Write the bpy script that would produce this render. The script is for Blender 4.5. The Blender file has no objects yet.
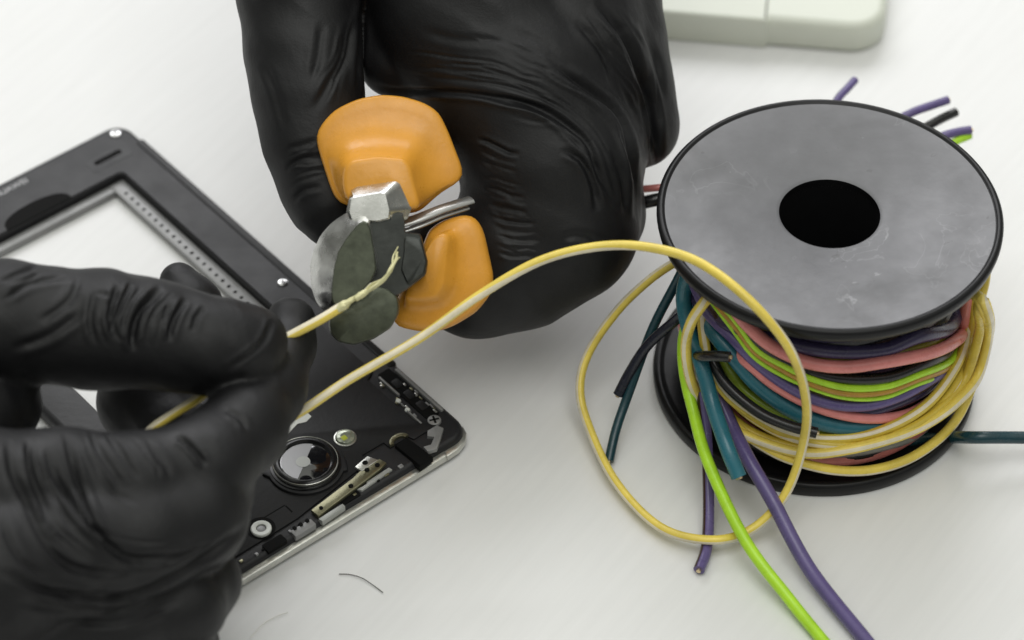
import bpy, math, random
import numpy as np
from mathutils import Vector, noise as mnoise
random.seed(4); rng = np.random.default_rng(4)
S = 0.01                                  # everything below is written in centimetres
sc = bpy.context.scene
COL = sc.collection

# ------------------------------------------------------------------ camera
PITCH, RANGE, FPX = 0.782003, 74.024, 2971.3
DIR = np.array([0, math.cos(PITCH), -math.sin(PITCH)])
UPV = np.array([0, math.sin(PITCH), math.cos(PITCH)])
RGT = np.array([1., 0, 0])
CAM = -RANGE * DIR
cd = bpy.data.cameras.new('camera'); cam = bpy.data.objects.new('camera', cd); COL.objects.link(cam)
cam.location = CAM * S
cam.rotation_euler = (math.pi/2 - PITCH, 0, 0)
cd.sensor_width = 36; cd.lens = FPX / 1024 * 36
cd.clip_start = 0.01; cd.clip_end = 50
cd.dof.use_dof = True; cd.dof.focus_distance = 0.694; cd.dof.aperture_fstop = 10; cd.dof.aperture_blades = 7
sc.camera = cam

# ------------------------------------------------------------------ light
w = bpy.data.worlds.new('World'); sc.world = w; w.use_nodes = True
wn = w.node_tree.nodes; wl = w.node_tree.links; bg = wn['Background']; bg.inputs[1].default_value = 1.0
wt = wn.new('ShaderNodeTexCoord'); wx = wn.new('ShaderNodeSeparateXYZ'); wr = wn.new('ShaderNodeValToRGB')
wl.new(wt.outputs['Generated'], wx.inputs[0]); wl.new(wx.outputs[2], wr.inputs[0]); wl.new(wr.outputs[0], bg.inputs[0])
for p_, v_ in ((0., .10), (.25, .13), (.55, .38), (.95, .95)):           # dim walls, pale ceiling
    e_ = wr.color_ramp.elements[0] if p_ == 0 else wr.color_ramp.elements.new(p_); e_.position = p_; e_.color = (v_*.985, v_, v_*.91, 1)
wr.color_ramp.elements.remove(wr.color_ramp.elements[-1])
def softbox(name, loc, target, sx, sy, power, col=(1, 1, 1)):
    l = bpy.data.lights.new(name, 'AREA'); l.shape = 'RECTANGLE'; l.size = sx*S; l.size_y = sy*S
    l.energy = power; l.color = col
    o = bpy.data.objects.new(name, l); COL.objects.link(o)
    o.location = Vector(loc)*S
    o.rotation_euler = (Vector(target)-Vector(loc)).to_track_quat('-Z', 'Y').to_euler()
    return o
softbox('softbox_lamp', (-8, 98, 82), (2, 0, 2), 115, 62, 9.6, (.975, .975, 1))
softbox('overhead_fill', (4, -24, 95), (0, -8, 0), 60, 60, 2.6, (1, 1, .985))  # added fill from overhead, brightens the near part of the table
sc.view_settings.view_transform = 'Standard'; sc.view_settings.look = 'None'
sc.view_settings.exposure = 0.0; sc.view_settings.gamma = 1.0; sc.view_settings.use_curve_mapping = False

# ------------------------------------------------------------------ geometry helpers
def ray(px, py): return DIR + RGT*(px-512)/FPX + UPV*(320-py)/FPX
def at(px, py, z):                        # point at height z seen in that direction
    r = ray(px, py); return CAM + (z-CAM[2])/r[2]*r
def atd(px, py, depth): return CAM + depth*ray(px, py)
def px_of(P):
    Q = P - CAM; Z = Q @ DIR
    return np.stack([512+FPX*(Q @ RGT)/Z, 320-FPX*(Q @ UPV)/Z], -1), Z
WLOC = {}
def link(o, name, base, parent):
    o.name = name; COL.objects.link(o)
    WLOC[o.name] = np.array(base, float)
    if parent is not None:
        o.parent = parent; o.location = Vector((np.array(base)-WLOC[parent.name])*S)
    else: o.location = Vector(np.array(base)*S)
    return o
def obj(name, V, F, mats, parent=None, midx=None, smooth=True, base=None, sharp=35):
    V = np.asarray(V, float)
    if base is None: base = np.array([V[:, 0].mean(), V[:, 1].mean(), V[:, 2].min()])
    me = bpy.data.meshes.new(name)
    me.from_pydata(((V-base)*S).tolist(), [], [list(map(int, f)) for f in F])
    if not isinstance(mats, (list, tuple)): mats = [mats]
    for m in mats: me.materials.append(m)
    if midx is not None: me.polygons.foreach_set('material_index', list(midx))
    me.polygons.foreach_set('use_smooth', [smooth]*len(me.polygons))
    me.update()
    import bmesh
    bm = bmesh.new() if len(F) < 60000 else None
    if bm:
     bm = bmesh.new(); bm.from_mesh(me); bmesh.ops.recalc_face_normals(bm, faces=bm.faces); bm.to_mesh(me); bm.free()
    if smooth and sharp: me.set_sharp_from_angle(angle=math.radians(sharp))
    return link(bpy.data.objects.new(name, me), name, base, parent)
def empty(name, base, label, cat, group=None):
    o = bpy.data.objects.new(name, None); o.empty_display_size = .01
    link(o, name, base, None); return tag(o, label, cat, group)
def tag(o, label=None, cat=None, group=None, kind=None):
    if label: o['label'] = label
    if cat: o['category'] = cat
    if group: o['group'] = group
    if kind: o['kind'] = kind
    return o
class MB:
    def __init__(s): s.V = []; s.F = []; s.M = []
    def add(s, V, F, m=0):
        n = len(s.V); s.V += [tuple(v) for v in V]; s.F += [[i+n for i in f] for f in F]; s.M += [m]*len(F); return s
    def build(s, name, mats, parent=None, **k): return obj(name, s.V, s.F, mats, parent, midx=s.M, **k)
def rings(R, cap0=True, cap1=True, closed=False):
    n = len(R[0]); V = np.concatenate(R); F = []
    m = len(R)
    for i in range(m if closed else m-1):
        a, b = i*n, ((i+1) % m)*n
        for j in range(n):
            k = (j+1) % n; F.append([a+j, a+k, b+k, b+j])
    if cap0 and not closed: F.append(list(range(n))[::-1])
    if cap1 and not closed: F.append(list(range((m-1)*n, m*n)))
    return V, F
def inset(P, d):
    P = np.asarray(P, float); n = len(P)
    area = sum(P[i][0]*P[(i+1) % n][1]-P[(i+1) % n][0]*P[i][1] for i in range(n))
    sgn = 1 if area > 0 else -1
    out = []
    for i in range(n):
        e0 = P[i]-P[i-1]; e1 = P[(i+1) % n]-P[i]
        n0 = np.array([-e0[1], e0[0]])/(np.linalg.norm(e0)+1e-9)*sgn; n1 = np.array([-e1[1], e1[0]])/(np.linalg.norm(e1)+1e-9)*sgn
        b = n0+n1; L = np.linalg.norm(b)
        b = b/max(L, 1e-6); c = max(.4, b @ n0)
        out.append(P[i]+b*d/c)
    return np.array(out)
def prism(P2, z0, z1, bev=.03):
    P2 = np.asarray(P2, float)
    def z(P, h): return np.concatenate([P, np.full((len(P), 1), h)], 1)
    if bev <= 0: return rings([z(P2, z0), z(P2, z1)])
    return rings([z(P2, z0), z(P2, z1-bev), z(inset(P2, bev*.3), z1-bev*.3), z(inset(P2, bev), z1)])
def rrect(x0, y0, x1, y1, r, k=6):
    P = []
    for cx, cy, a0 in ((x1-r, y1-r, 0), (x0+r, y1-r, 90), (x0+r, y0+r, 180), (x1-r, y0+r, 270)):
        for i in range(k+1):
            a = math.radians(a0+90*i/k); P.append((cx+r*math.cos(a), cy+r*math.sin(a)))
    return np.array(P)
def circle(cx, cy, r, n=32): a = np.linspace(0, 2*math.pi, n, endpoint=False); return np.stack([cx+r*np.cos(a), cy+r*np.sin(a)], 1)
def lathe(prof, c, n=96):
    a = np.linspace(0, 2*math.pi, n, endpoint=False)
    R = [np.stack([c[0]+r*np.cos(a), c[1]+r*np.sin(a), 0*a+c[2]+h], 1) for r, h in prof]
    return rings(R, closed=True)
def spline(P, step=.12):                  # Catmull-Rom, resampled evenly
    P = np.asarray(P, float); Q = np.concatenate([[2*P[0]-P[1]], P, [2*P[-1]-P[-2]]])
    out = []
    for i in range(1, len(Q)-2):
        p0, p1, p2, p3 = Q[i-1:i+3]
        for t in np.linspace(0, 1, 16, endpoint=False):
            out.append(.5*(2*p1+(p2-p0)*t+(2*p0-5*p1+4*p2-p3)*t*t+(3*p1-p0-3*p2+p3)*t**3))
    out.append(Q[-2]); out = np.array(out)
    L = np.concatenate([[0], np.cumsum(np.linalg.norm(np.diff(out[:, :3], axis=0), axis=1))])
    n = max(3, int(L[-1]/step)); s = np.linspace(0, L[-1], n)
    return np.stack([np.interp(s, L, out[:, k]) for k in range(out.shape[1])], 1)
def tube(P, r, n=12, closed=False, stripe=None, flat=1.0, up0=(0, 0, 1), ref=None, twist=None):
    """swept tube; stripe = (centre angle, half width) in degrees gets material 1"""
    P = np.asarray(P, float)[:, :3]; m = len(P)
    T = np.gradient(P, axis=0)
    if closed: T = np.roll(P, -1, 0)-np.roll(P, 1, 0)
    T /= np.linalg.norm(T, axis=1)[:, None]+1e-12
    N = np.zeros_like(P); u = np.array(up0, float); u -= T[0]*(u @ T[0]); N[0] = u/np.linalg.norm(u)
    for i in range(1, m):
        u = N[i-1]-T[i]*(N[i-1] @ T[i]); N[i] = u/np.linalg.norm(u)
    if ref is not None:
        rf = np.broadcast_to(np.array(ref, float), P.shape); N = rf-T*(T*rf).sum(1)[:, None]; N /= np.linalg.norm(N, axis=1)[:, None]
    B = np.cross(T, N)
    tw = np.zeros(m)
    if twist is not None: tw = -np.radians(np.asarray(twist))
    if closed and ref is None:                             # spread the closing twist
        e = N[-1]-T[0]*(N[-1] @ T[0]); e /= np.linalg.norm(e)
        ang = math.atan2(np.cross(e, N[0]) @ T[0], e @ N[0]); tw = np.linspace(0, ang, m)
    rr = np.full(m, r) if np.isscalar(r) else np.asarray(r)
    a = np.linspace(0, 2*math.pi, n, endpoint=False)+math.pi/n
    R = []
    for i in range(m):
        aa = a+tw[i]
        R.append(P[i]+rr[i]*(np.cos(aa)[:, None]*N[i]+flat*np.sin(aa)[:, None]*B[i]))
    V, F = rings(R, closed=closed)
    M = []
    for q in range(len(F)):
        if stripe and q < (m if closed else m-1)*n:
            deg = math.degrees(2*math.pi*((q % n)+1)/n) % 360
            M.append(1 if abs((deg-stripe[0]+180) % 360-180) <= stripe[1] else 0)
        else: M.append(0)
    return V, F, M

# ------------------------------------------------------------------ materials
def mat(name, col, rough=.5, metal=0., spec=.5, var=0., vscale=40., bump=0., bscale=200., stretch=None, dark=None, patch=None, rvar=0., coat=0., sheen=0.):
    m = bpy.data.materials.new(name); m.use_nodes = True; nt = m.node_tree; N = nt.nodes; L = nt.links
    b = N['Principled BSDF']; b.inputs['Base Color'].default_value = (*col, 1); b.inputs['Roughness'].default_value = rough
    b.inputs['Metallic'].default_value = metal; b.inputs['Specular IOR Level'].default_value = spec
    b.inputs['Coat Weight'].default_value = coat; b.inputs['Sheen Weight'].default_value = sheen
    tc = N.new('ShaderNodeTexCoord'); mp = N.new('ShaderNodeMapping'); L.new(tc.outputs['Object'], mp.inputs[0])
    if stretch: mp.vector_type = 'TEXTURE'; mp.inputs['Scale'].default_value = stretch[0]; mp.inputs['Rotation'].default_value = stretch[1]
    def ns(scale, det=5, rg=.6):
        n = N.new('ShaderNodeTexNoise'); n.inputs['Scale'].default_value = scale; n.inputs['Detail'].default_value = det
        n.inputs['Roughness'].default_value = rg; L.new(mp.outputs[0], n.inputs['Vector']); return n
    if var:
        n = ns(vscale); cr = N.new('ShaderNodeValToRGB')
        c0 = dark or tuple(c*(1-var) for c in col); c1 = tuple(min(1, c*(1+var*.6)) for c in col)
        cr.color_ramp.elements[0].position = .32; cr.color_ramp.elements[1].position = .68
        cr.color_ramp.elements[0].color = (*c0, 1); cr.color_ramp.elements[1].color = (*c1, 1)
        L.new(n.outputs['Fac'], cr.inputs[0]); L.new(cr.outputs[0], b.inputs['Base Color'])
    if rvar:
        n = ns(vscale*1.7, 6); mr = N.new('ShaderNodeMapRange'); mr.inputs[1].default_value = .3; mr.inputs[2].default_value = .7
        mr.inputs[3].default_value = rough-rvar; mr.inputs[4].default_value = rough+rvar
        L.new(n.outputs['Fac'], mr.inputs[0]); L.new(mr.outputs[0], b.inputs['Roughness'])
    if bump:
        n = ns(bscale, 6); bp = N.new('ShaderNodeBump'); bp.inputs['Strength'].default_value = bump; bp.inputs['Distance'].default_value = .001
        L.new(n.outputs['Fac'], bp.inputs['Height']); L.new(bp.outputs[0], b.inputs['Normal'])
    return m
def wiremat(name, col, rough=.27): return mat(name, col, rough, var=.16, vscale=120, bump=.06, bscale=900, rvar=.08)
M = {}
M['table'] = mat('white_tabletop', (.775, .775, .775), .45, var=.022, vscale=420, bump=.06, bscale=650, stretch=((14, 1, 1), (0, 0, math.radians(55))), rvar=.05)
M['glove'] = mat('black_nitrile', (.0065, .0065, .0076), .55, spec=.38, var=.18, vscale=60, bump=.10, bscale=1900, rvar=.07)
nt_ = M['glove'].node_tree; b1 = [x for x in nt_.nodes if x.type == 'BUMP'][0]
for sc_, st_, rot_, di_ in ((95, .24, .5, .0016), (210, .20, 1.1, .0010)):
    mp_ = nt_.nodes.new('ShaderNodeMapping'); mp_.vector_type = 'TEXTURE'; mp_.inputs['Scale'].default_value = (1, 4.5, 2); mp_.inputs['Rotation'].default_value = (.3, .2, rot_)
    tc_ = [x for x in nt_.nodes if x.type == 'TEX_COORD'][0]; nt_.links.new(tc_.outputs['Object'], mp_.inputs[0])
    nz = nt_.nodes.new('ShaderNodeTexNoise'); nz.inputs['Scale'].default_value = sc_; nz.inputs['Detail'].default_value = 3; nz.inputs['Distortion'].default_value = .6; nt_.links.new(mp_.outputs[0], nz.inputs['Vector'])
    b2 = nt_.nodes.new('ShaderNodeBump'); b2.inputs['Strength'].default_value = st_; b2.inputs['Distance'].default_value = di_; nt_.links.new(nz.outputs['Fac'], b2.inputs['Height'])
    nt_.links.new(b2.outputs[0], b1.inputs['Normal']); b1 = b2
M['spool'] = mat('black_spool_plastic', (.011, .011, .012), .33, spec=.22, var=.2, vscale=60, bump=.05, bscale=500, rvar=.06)
M['flange'] = mat('scuffed_plastic_grey_sheen', (.160, .160, .172), .42, var=.17, vscale=62, bump=.06, bscale=330, rvar=.11)  # black plastic's sheen from the back light put into a grey base, plus scuffs
nt_ = M['flange'].node_tree; pb = nt_.nodes['Principled BSDF']; lk = pb.inputs['Base Color'].links[0]; src = lk.from_socket; tc_ = [x for x in nt_.nodes if x.type == 'TEX_COORD'][0]
for sc_, dis_, pos_, wid_, col_, f_ in ((70, .6, .60, .010, (.34, .34, .36), .35), (30, 1.0, .58, .09, (.10, .10, .105), .55), (230, .3, .70, .03, (.07, .07, .07), .6), (120, .2, .72, .02, (.4, .4, .42), .5)):
    nz = nt_.nodes.new('ShaderNodeTexNoise'); nz.inputs['Scale'].default_value = sc_; nz.inputs['Detail'].default_value = 4; nz.inputs['Distortion'].default_value = dis_; nt_.links.new(tc_.outputs['Object'], nz.inputs['Vector'])
    cr = nt_.nodes.new('ShaderNodeValToRGB'); el = cr.color_ramp.elements; el[0].position = pos_-wid_; el[0].color = (0, 0, 0, 1); el[1].position = pos_+wid_; el[1].color = (0, 0, 0, 1); e_ = el.new(pos_); e_.color = (f_, f_, f_, 1)
    big = nt_.nodes.new('ShaderNodeTexNoise'); big.inputs['Scale'].default_value = 22+sc_*.1; nt_.links.new(tc_.outputs['Object'], big.inputs['Vector'])
    mr = nt_.nodes.new('ShaderNodeMapRange'); mr.inputs[1].default_value = .48; mr.inputs[2].default_value = .62; nt_.links.new(big.outputs['Fac'], mr.inputs[0])
    mu = nt_.nodes.new('ShaderNodeMath'); mu.operation = 'MULTIPLY'; nt_.links.new(mr.outputs[0], mu.inputs[0]); nt_.links.new(nz.outputs['Fac'], cr.inputs[0]); nt_.links.new(cr.outputs[0], mu.inputs[1])
    mx = nt_.nodes.new('ShaderNodeMix'); mx.data_type = 'RGBA'; nt_.links.new(mu.outputs[0], mx.inputs[0]); nt_.links.new(src, mx.inputs[6]); mx.inputs[7].default_value = (*col_, 1); src = mx.outputs[2]
nt_.links.new(src, pb.inputs['Base Color'])
M['orange'] = mat('orange_grip_plastic', (.76, .345, .04), .31, var=.07, vscale=160, bump=.08, bscale=800, rvar=.09)
M['steel'] = mat('brushed_steel', (.70, .70, .68), .27, 1., var=.18, vscale=120, bump=.05, bscale=350, rvar=.1)
M['darksteel'] = mat('darkened_steel', (.088, .098, .070), .38, .6, var=.32, vscale=330, bump=.06, bscale=420, rvar=.1)
M['darksteel2'] = mat('darkened_steel_edge', (.05, .054, .050), .40, .55, var=.3, vscale=260, bump=.08, bscale=420)
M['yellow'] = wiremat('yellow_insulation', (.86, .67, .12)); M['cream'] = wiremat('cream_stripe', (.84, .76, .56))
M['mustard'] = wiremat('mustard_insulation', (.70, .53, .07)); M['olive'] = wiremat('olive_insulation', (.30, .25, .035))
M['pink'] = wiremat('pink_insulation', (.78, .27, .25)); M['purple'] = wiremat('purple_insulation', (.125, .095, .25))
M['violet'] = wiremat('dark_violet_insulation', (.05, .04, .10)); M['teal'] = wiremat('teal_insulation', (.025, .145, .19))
M['dteal'] = wiremat('dark_teal_insulation', (.012, .05, .065)); M['lime'] = wiremat('lime_insulation', (.46, .80, .035))
M['green'] = wiremat('moss_green_insulation', (.22, .30, .03)); M['blackw'] = wiremat('black_insulation', (.012, .012, .013))
M['brown'] = wiremat('dark_brown_insulation', (.045, .02, .018)); M['tan'] = wiremat('tan_insulation', (.48, .26, .04))
M['greyw'] = wiremat('grey_insulation', (.42, .42, .43)); M['navy'] = wiremat('navy_insulation', (.016, .018, .03))
M['copper'] = mat('copper_strand', (.72, .58, .36), .35, .9, bump=.2, bscale=800)
M['frayed'] = mat('tinned_strand', (.66, .63, .36), .42, .25)
M['phone'] = mat('black_phone_plastic', (.018, .018, .020), .45, spec=.35, var=.2, vscale=60, bump=.08, bscale=700, rvar=.05)
M['board'] = mat('black_board_cover', (.011, .011, .012), .5, spec=.3, var=.2, vscale=80, bump=.1, bscale=900)
M['pit'] = mat('recess_black', (.005, .005, .005), .7, spec=.1)
M['rail'] = mat('silver_rail', (.62, .62, .58), .32, .85, var=.1, vscale=200, bump=.1, bscale=500)
M['gold'] = mat('pale_gold_bracket', (.25, .24, .155), .34, .8, var=.15, vscale=150, bump=.1, bscale=600)
M['strip'] = mat('grey_metal_strip', (.27, .27, .27), .45, .3, var=.1, vscale=100, bump=.1, bscale=500)
M['chrome'] = mat('bright_screw_metal', (.75, .75, .75), .25, 1.)
M['white'] = mat('white_plastic', (.78, .80, .76), .4, var=.03, vscale=30, bump=.03, bscale=300)
M['case'] = mat('off_white_case_plastic', (.66, .685, .60), .36, var=.03, vscale=20, bump=.03, bscale=300)
M['palecontact'] = mat('pale_contact_metal', (.40, .41, .39), .4, .3)
M['lens'] = mat('lens_glass', (.010, .010, .012), .06, coat=1., spec=.8)
M['ringblack'] = mat('lens_ring_black', (.012, .012, .013), .22, spec=.4)
M['lensglare'] = mat('lens_painted_reflection', (.33, .33, .34), .38, .4)  # light reflected in the glass, painted as a pale colour
M['led'] = mat('flash_lens_plastic', (.42, .45, .36), .10, .35, var=.6, vscale=500)
M['ledchip'] = mat('yellow_phosphor', (.55, .60, .06), .4)
M['hair'] = mat('thin_dark_strand', (.08, .075, .07), .5)
M['fibre'] = mat('thin_white_strand', (.80, .79, .75), .5)

# ------------------------------------------------------------------ setting
V, F = prism([(-150, -90), (150, -90), (150, 150), (-150, 150)], -3, 0, .2)
tag(obj('tabletop', V, F, M['table'], smooth=False, base=(0, 0, 0)), kind='structure')

# ------------------------------------------------------------------ spool of wire
CX, CY, TOP = 7.345, -2.03, 5.57
sp = empty('cable_spool', (CX, CY, 0), 'black plastic wire spool with scuffed top in painted grey sheen and round centre hole', 'spool')
def flange(z0, name):
    p = [(1.2, z0), (1.17, z0+.05), (1.17, z0+.28), (1.25, z0+.33), (3.81, z0+.33)]
    t = [(3.83, z0+.335), (3.855, z0+.36), (3.89, z0+.375), (3.96, z0+.355), (4.0, z0+.30), (4.0, z0+.20), (3.97, z0+.06), (3.90, z0)]
    return p+t
V, F = lathe(flange(TOP-.36, ''), (CX, CY, 0), 128)
n = 128; np_ = 13
mi = [1 if (i//n) in (2, 3) else 0 for i in range(len(F))]
obj('top_flange', V, F, [M['spool'], M['flange']], sp, mi, sharp=50)
prof = [(1.2, 0.0), (1.17, .05), (1.17, .30), (1.22, .33), (3.60, .33), (3.66, .335), (3.72, .38), (3.80, .40), (3.88, .37), (3.91, .29), (3.90, .1), (3.86, 0)]
V, F = lathe(prof, (CX, CY, 0), 128); obj('bottom_flange', V, F, M['spool'], sp, sharp=50)
V, F = lathe([(1.17, .25), (1.17, TOP-.25), (2.75, TOP-.25), (2.75, .25)], (CX, CY, 0), 96); obj('hub', V, F, M['spool'], sp)

def on_cyl(px, py, r):
    d = ray(px, py); o = CAM-np.array([CX, CY, 0])
    a = d[0]**2+d[1]**2; b = 2*(o[0]*d[0]+o[1]*d[1]); c = o[0]**2+o[1]**2-r*r
    D = max(0., b*b-4*a*c); t = (-b-math.sqrt(D))/(2*a)
    p = o+t*d; th = math.atan2(p[1], p[0])
    if th > math.pi/2+.6: th -= 2*math.pi
    return th, p[2]
def coil(pts, r):
    """trace over the front of the winding, carried on round the back to a closed turn"""
    f = []
    for q in pts:
        rr = q[2] if len(q) > 2 else r
        th, z = on_cyl(q[0], q[1], rr); f.append((th, min(max(z, .55), TOP-.6), rr))
    f = np.array(f)
    th0, z0, r0 = f[0]; th1, z1, r1 = f[-1]; th0 += 2*math.pi
    k = 7; back = [(th1+(th0-th1)*t, z1+(z0-z1)*t+.12*math.sin(3*math.pi*t), (r1+(r0-r1)*t)) for t in np.linspace(0, 1, k+1)[1:-1]]
    A = np.concatenate([f, back, [[th0, z0, r0]]])
    # smooth in polar coordinates
    Q = spline(np.stack([A[:, 0]*r, A[:, 1], A[:, 2]], 1), .1)[:-1]
    ph_ = rng.uniform(0, 6.28, 4); th = Q[:, 0]/r; Q[:, 1] +=   .022*np.sin(3*th+ph_[0])+.012*np.sin(7*th+ph_[1]); Q[:, 2] += .01*np.sin(5*th+ph_[2])
    return np.stack([CX+Q[:, 2]*np.cos(th), CY+Q[:, 2]*np.sin(th), Q[:, 1]], 1)
GW = 'insulated wires wound on the black spool'
def wound(pts, r, wr, m, label, stripe=None, m2='cream', name='wound_wire', wirecat='wire'):
    P = coil(pts, r); V, F, mi = tube(P, wr, 24, closed=True, stripe=stripe, ref=(P-np.array([CX, CY, 0]))*np.array([1, 1, 0]))
    return tag(obj(name, V, F, [M[m], M[m2]], midx=mi), label, wirecat, GW)
# inner filler turns seen as dark gaps between the coloured ones
fill = [(4.95, 'navy', 'navy'), (4.6, 'violet', 'dark violet'), (4.25, 'blackw', 'black'), (3.9, 'brown', 'dark brown'), (3.5, 'blackw', 'black'), (3.1, 'violet', 'dark violet'),
        (2.7, 'brown', 'dark brown'), (2.3, 'dteal', 'dark teal'), (1.9, 'blackw', 'black'), (1.5, 'brown', 'dark brown'), (1.1, 'blackw', 'black'), (.7, 'blackw', 'black')]
for i, (z, m, cn) in enumerate(fill):
    th = np.linspace(0, 2*math.pi, 200, endpoint=False)
    P = np.stack([CX+2.97*np.cos(th), CY+2.97*np.sin(th), z+.16*np.sin(th+i)+.05*np.sin(3*th+2*i)], 1)
    V, F, mi = tube(P, .2, 10, closed=True)
    tag(obj('wound_wire', V, F, M[m]), 'dark inner turns of wire half hidden beneath the coloured outer windings on the spool', 'wire', 'dark inner turns on the spool')
L_ = 684
wound([(700, 304), (760, 335), (836, 352), (885, 350), (922, 335), (960, 316)], 3.2, .17, 'violet', 'dark violet wire wound highest, tucked right under the top flange')
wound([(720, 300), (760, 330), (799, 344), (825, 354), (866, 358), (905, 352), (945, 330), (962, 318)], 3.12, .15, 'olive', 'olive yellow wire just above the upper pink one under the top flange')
wound([(700, 270), (728, 300), (748, 325), (772, 346), (810, 363), (847, 367.5), (885, 363), (922, 355), (953, 342), (968, 331), (969, 316)], 3.42, .15, 'pink', 'upper pink wire running across the spool below the top flange')
wound([(700, 280), (735, 315), (762, 345), (806, 369), (836, 377), (885, 377), (922, 364), (950, 350), (962, 330)], 3.25, .125, 'blackw', 'glossy black wire directly beneath the upper pink wire')
wound([(700, 282), (735, 318), (762, 348), (806, 371), (836, 381), (885, 381), (922, 369), (952, 353), (962, 335)], 3.25, .06, 'greyw', 'thin pale wire edging the black turn below the upper pink wire')
wound([(698, 275), (720, 303), (737, 322), (757, 348), (784, 364), (810, 377), (847, 388), (885, 387), (922, 374), (953, 357), (964, 338)], 3.35, .085, 'lime', 'thin bright lime wire above the tan wire at mid height of the spool')
wound([(697, 276), (717, 304), (735, 326), (755, 352), (782, 369), (810, 382), (847, 392), (885, 391.5), (922, 378), (953, 361), (964, 342)], 3.35, .085, 'tan', 'thin tan orange wire between two lime ones at mid height of the spool')
wound([(696, 278), (714, 305), (733, 330), (753, 356), (780, 374), (810, 387), (847, 396.5), (885, 396), (922, 382.5), (953, 365.5), (964, 346)], 3.33, .07, 'lime', 'thin lime wire just below the tan wire at mid height of the spool')
wound([(696, 280), (713, 306), (731, 332), (752, 356), (791, 384), (830, 398), (866, 402), (900, 396), (932, 380), (958, 350)], 3.2, .12, 'brown', 'dark brown wire above the purple one at mid height of the spool')
wound([(692, 276), (701, 298), (709, 314), (731, 337), (754, 361), (791, 387), (829, 402), (866, 405), (900, 396), (930, 380), (955, 352)], 3.28, .14, 'purple', 'purple wire between the lime pair and the lower pink wire')
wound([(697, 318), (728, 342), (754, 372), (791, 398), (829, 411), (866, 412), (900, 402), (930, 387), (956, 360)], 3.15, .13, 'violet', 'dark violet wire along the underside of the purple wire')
wound([(700, 300, 3.1), (713, 324, 3.15), (733, 350, 3.2), (752, 367), (772, 384), (810, 405), (847, 415), (885, 417), (915, 411), (945, 385), (958, 362)], 3.3, .125, 'pink', 'lower pink wire crossing the middle of the spool')
wound([(690, 280, 3.1), (700, 306, 3.15), (711, 328), (731, 352), (754, 380), (784, 405), (817, 421), (855, 428), (900, 422), (935, 398), (958, 368)], 3.28, .2, 'teal', 'thick teal wire sweeping down below the lower pink wire')
wound([(692, 300, 3.05), (712, 340, 3.1), (729, 368), (742, 388), (769, 408), (799, 422), (840, 433), (890, 430), (930, 410), (956, 380)], 3.25, .135, 'green', 'moss green wire lying under the thick teal wire')
wound([(692, 315, 3.0), (710, 354, 3.1), (727, 380), (745, 402), (775, 421), (810, 433), (850, 441), (900, 433), (935, 413), (958, 386)], 3.22, .13, 'brown', 'brown wire just outside the moss green wire')
wound([(690, 345), (708, 380), (735, 418), (770, 442), (810, 456), (850, 462), (895, 452), (935, 430), (957, 400)], 3.2, .17, 'pink', 'lowest pink wire showing between yellow loops near the bottom flange')
wound([(690, 365), (712, 405), (745, 438), (790, 462), (840, 472), (890, 464), (930, 442), (955, 412)], 3.15, .2, 'blackw', 'black wire at the bottom of the winding')
wound([(690, 356), (715, 400), (750, 434), (800, 452), (850, 454), (885, 447), (915, 437), (938, 424), (957, 400)], 3.3, .085, 'greyw', 'thin grey wire near the bottom right of the winding')
# loose yellow loops on the outside
ST = (200, 50)
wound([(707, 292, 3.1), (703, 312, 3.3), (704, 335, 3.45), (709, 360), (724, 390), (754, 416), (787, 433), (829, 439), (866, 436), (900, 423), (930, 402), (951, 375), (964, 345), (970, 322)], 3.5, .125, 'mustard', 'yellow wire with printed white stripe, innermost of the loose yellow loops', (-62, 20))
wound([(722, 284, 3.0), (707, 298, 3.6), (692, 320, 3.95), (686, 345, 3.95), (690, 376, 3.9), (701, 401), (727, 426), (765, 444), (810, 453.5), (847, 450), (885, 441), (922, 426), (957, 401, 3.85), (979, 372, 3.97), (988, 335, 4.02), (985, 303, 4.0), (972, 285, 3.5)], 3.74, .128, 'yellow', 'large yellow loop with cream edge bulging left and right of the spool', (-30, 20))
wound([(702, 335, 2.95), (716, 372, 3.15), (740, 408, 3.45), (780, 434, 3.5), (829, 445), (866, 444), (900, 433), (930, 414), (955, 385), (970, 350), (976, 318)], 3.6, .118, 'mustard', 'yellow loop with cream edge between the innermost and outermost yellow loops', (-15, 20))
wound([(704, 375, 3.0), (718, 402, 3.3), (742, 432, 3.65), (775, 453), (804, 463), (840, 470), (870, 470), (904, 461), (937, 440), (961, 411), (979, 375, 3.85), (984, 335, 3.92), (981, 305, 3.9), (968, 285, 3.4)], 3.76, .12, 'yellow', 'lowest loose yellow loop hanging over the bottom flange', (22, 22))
wound([(702, 360, 2.95), (716, 392, 3.2), (740, 424, 3.5), (790, 447, 3.6), (850, 449, 3.6), (900, 433), (940, 408), (968, 372, 3.75), (980, 330, 3.85), (980, 300, 3.8)], 3.66, .12, 'mustard', 'dull yellow loop tucked behind the outermost yellow loop at right', None)

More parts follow.
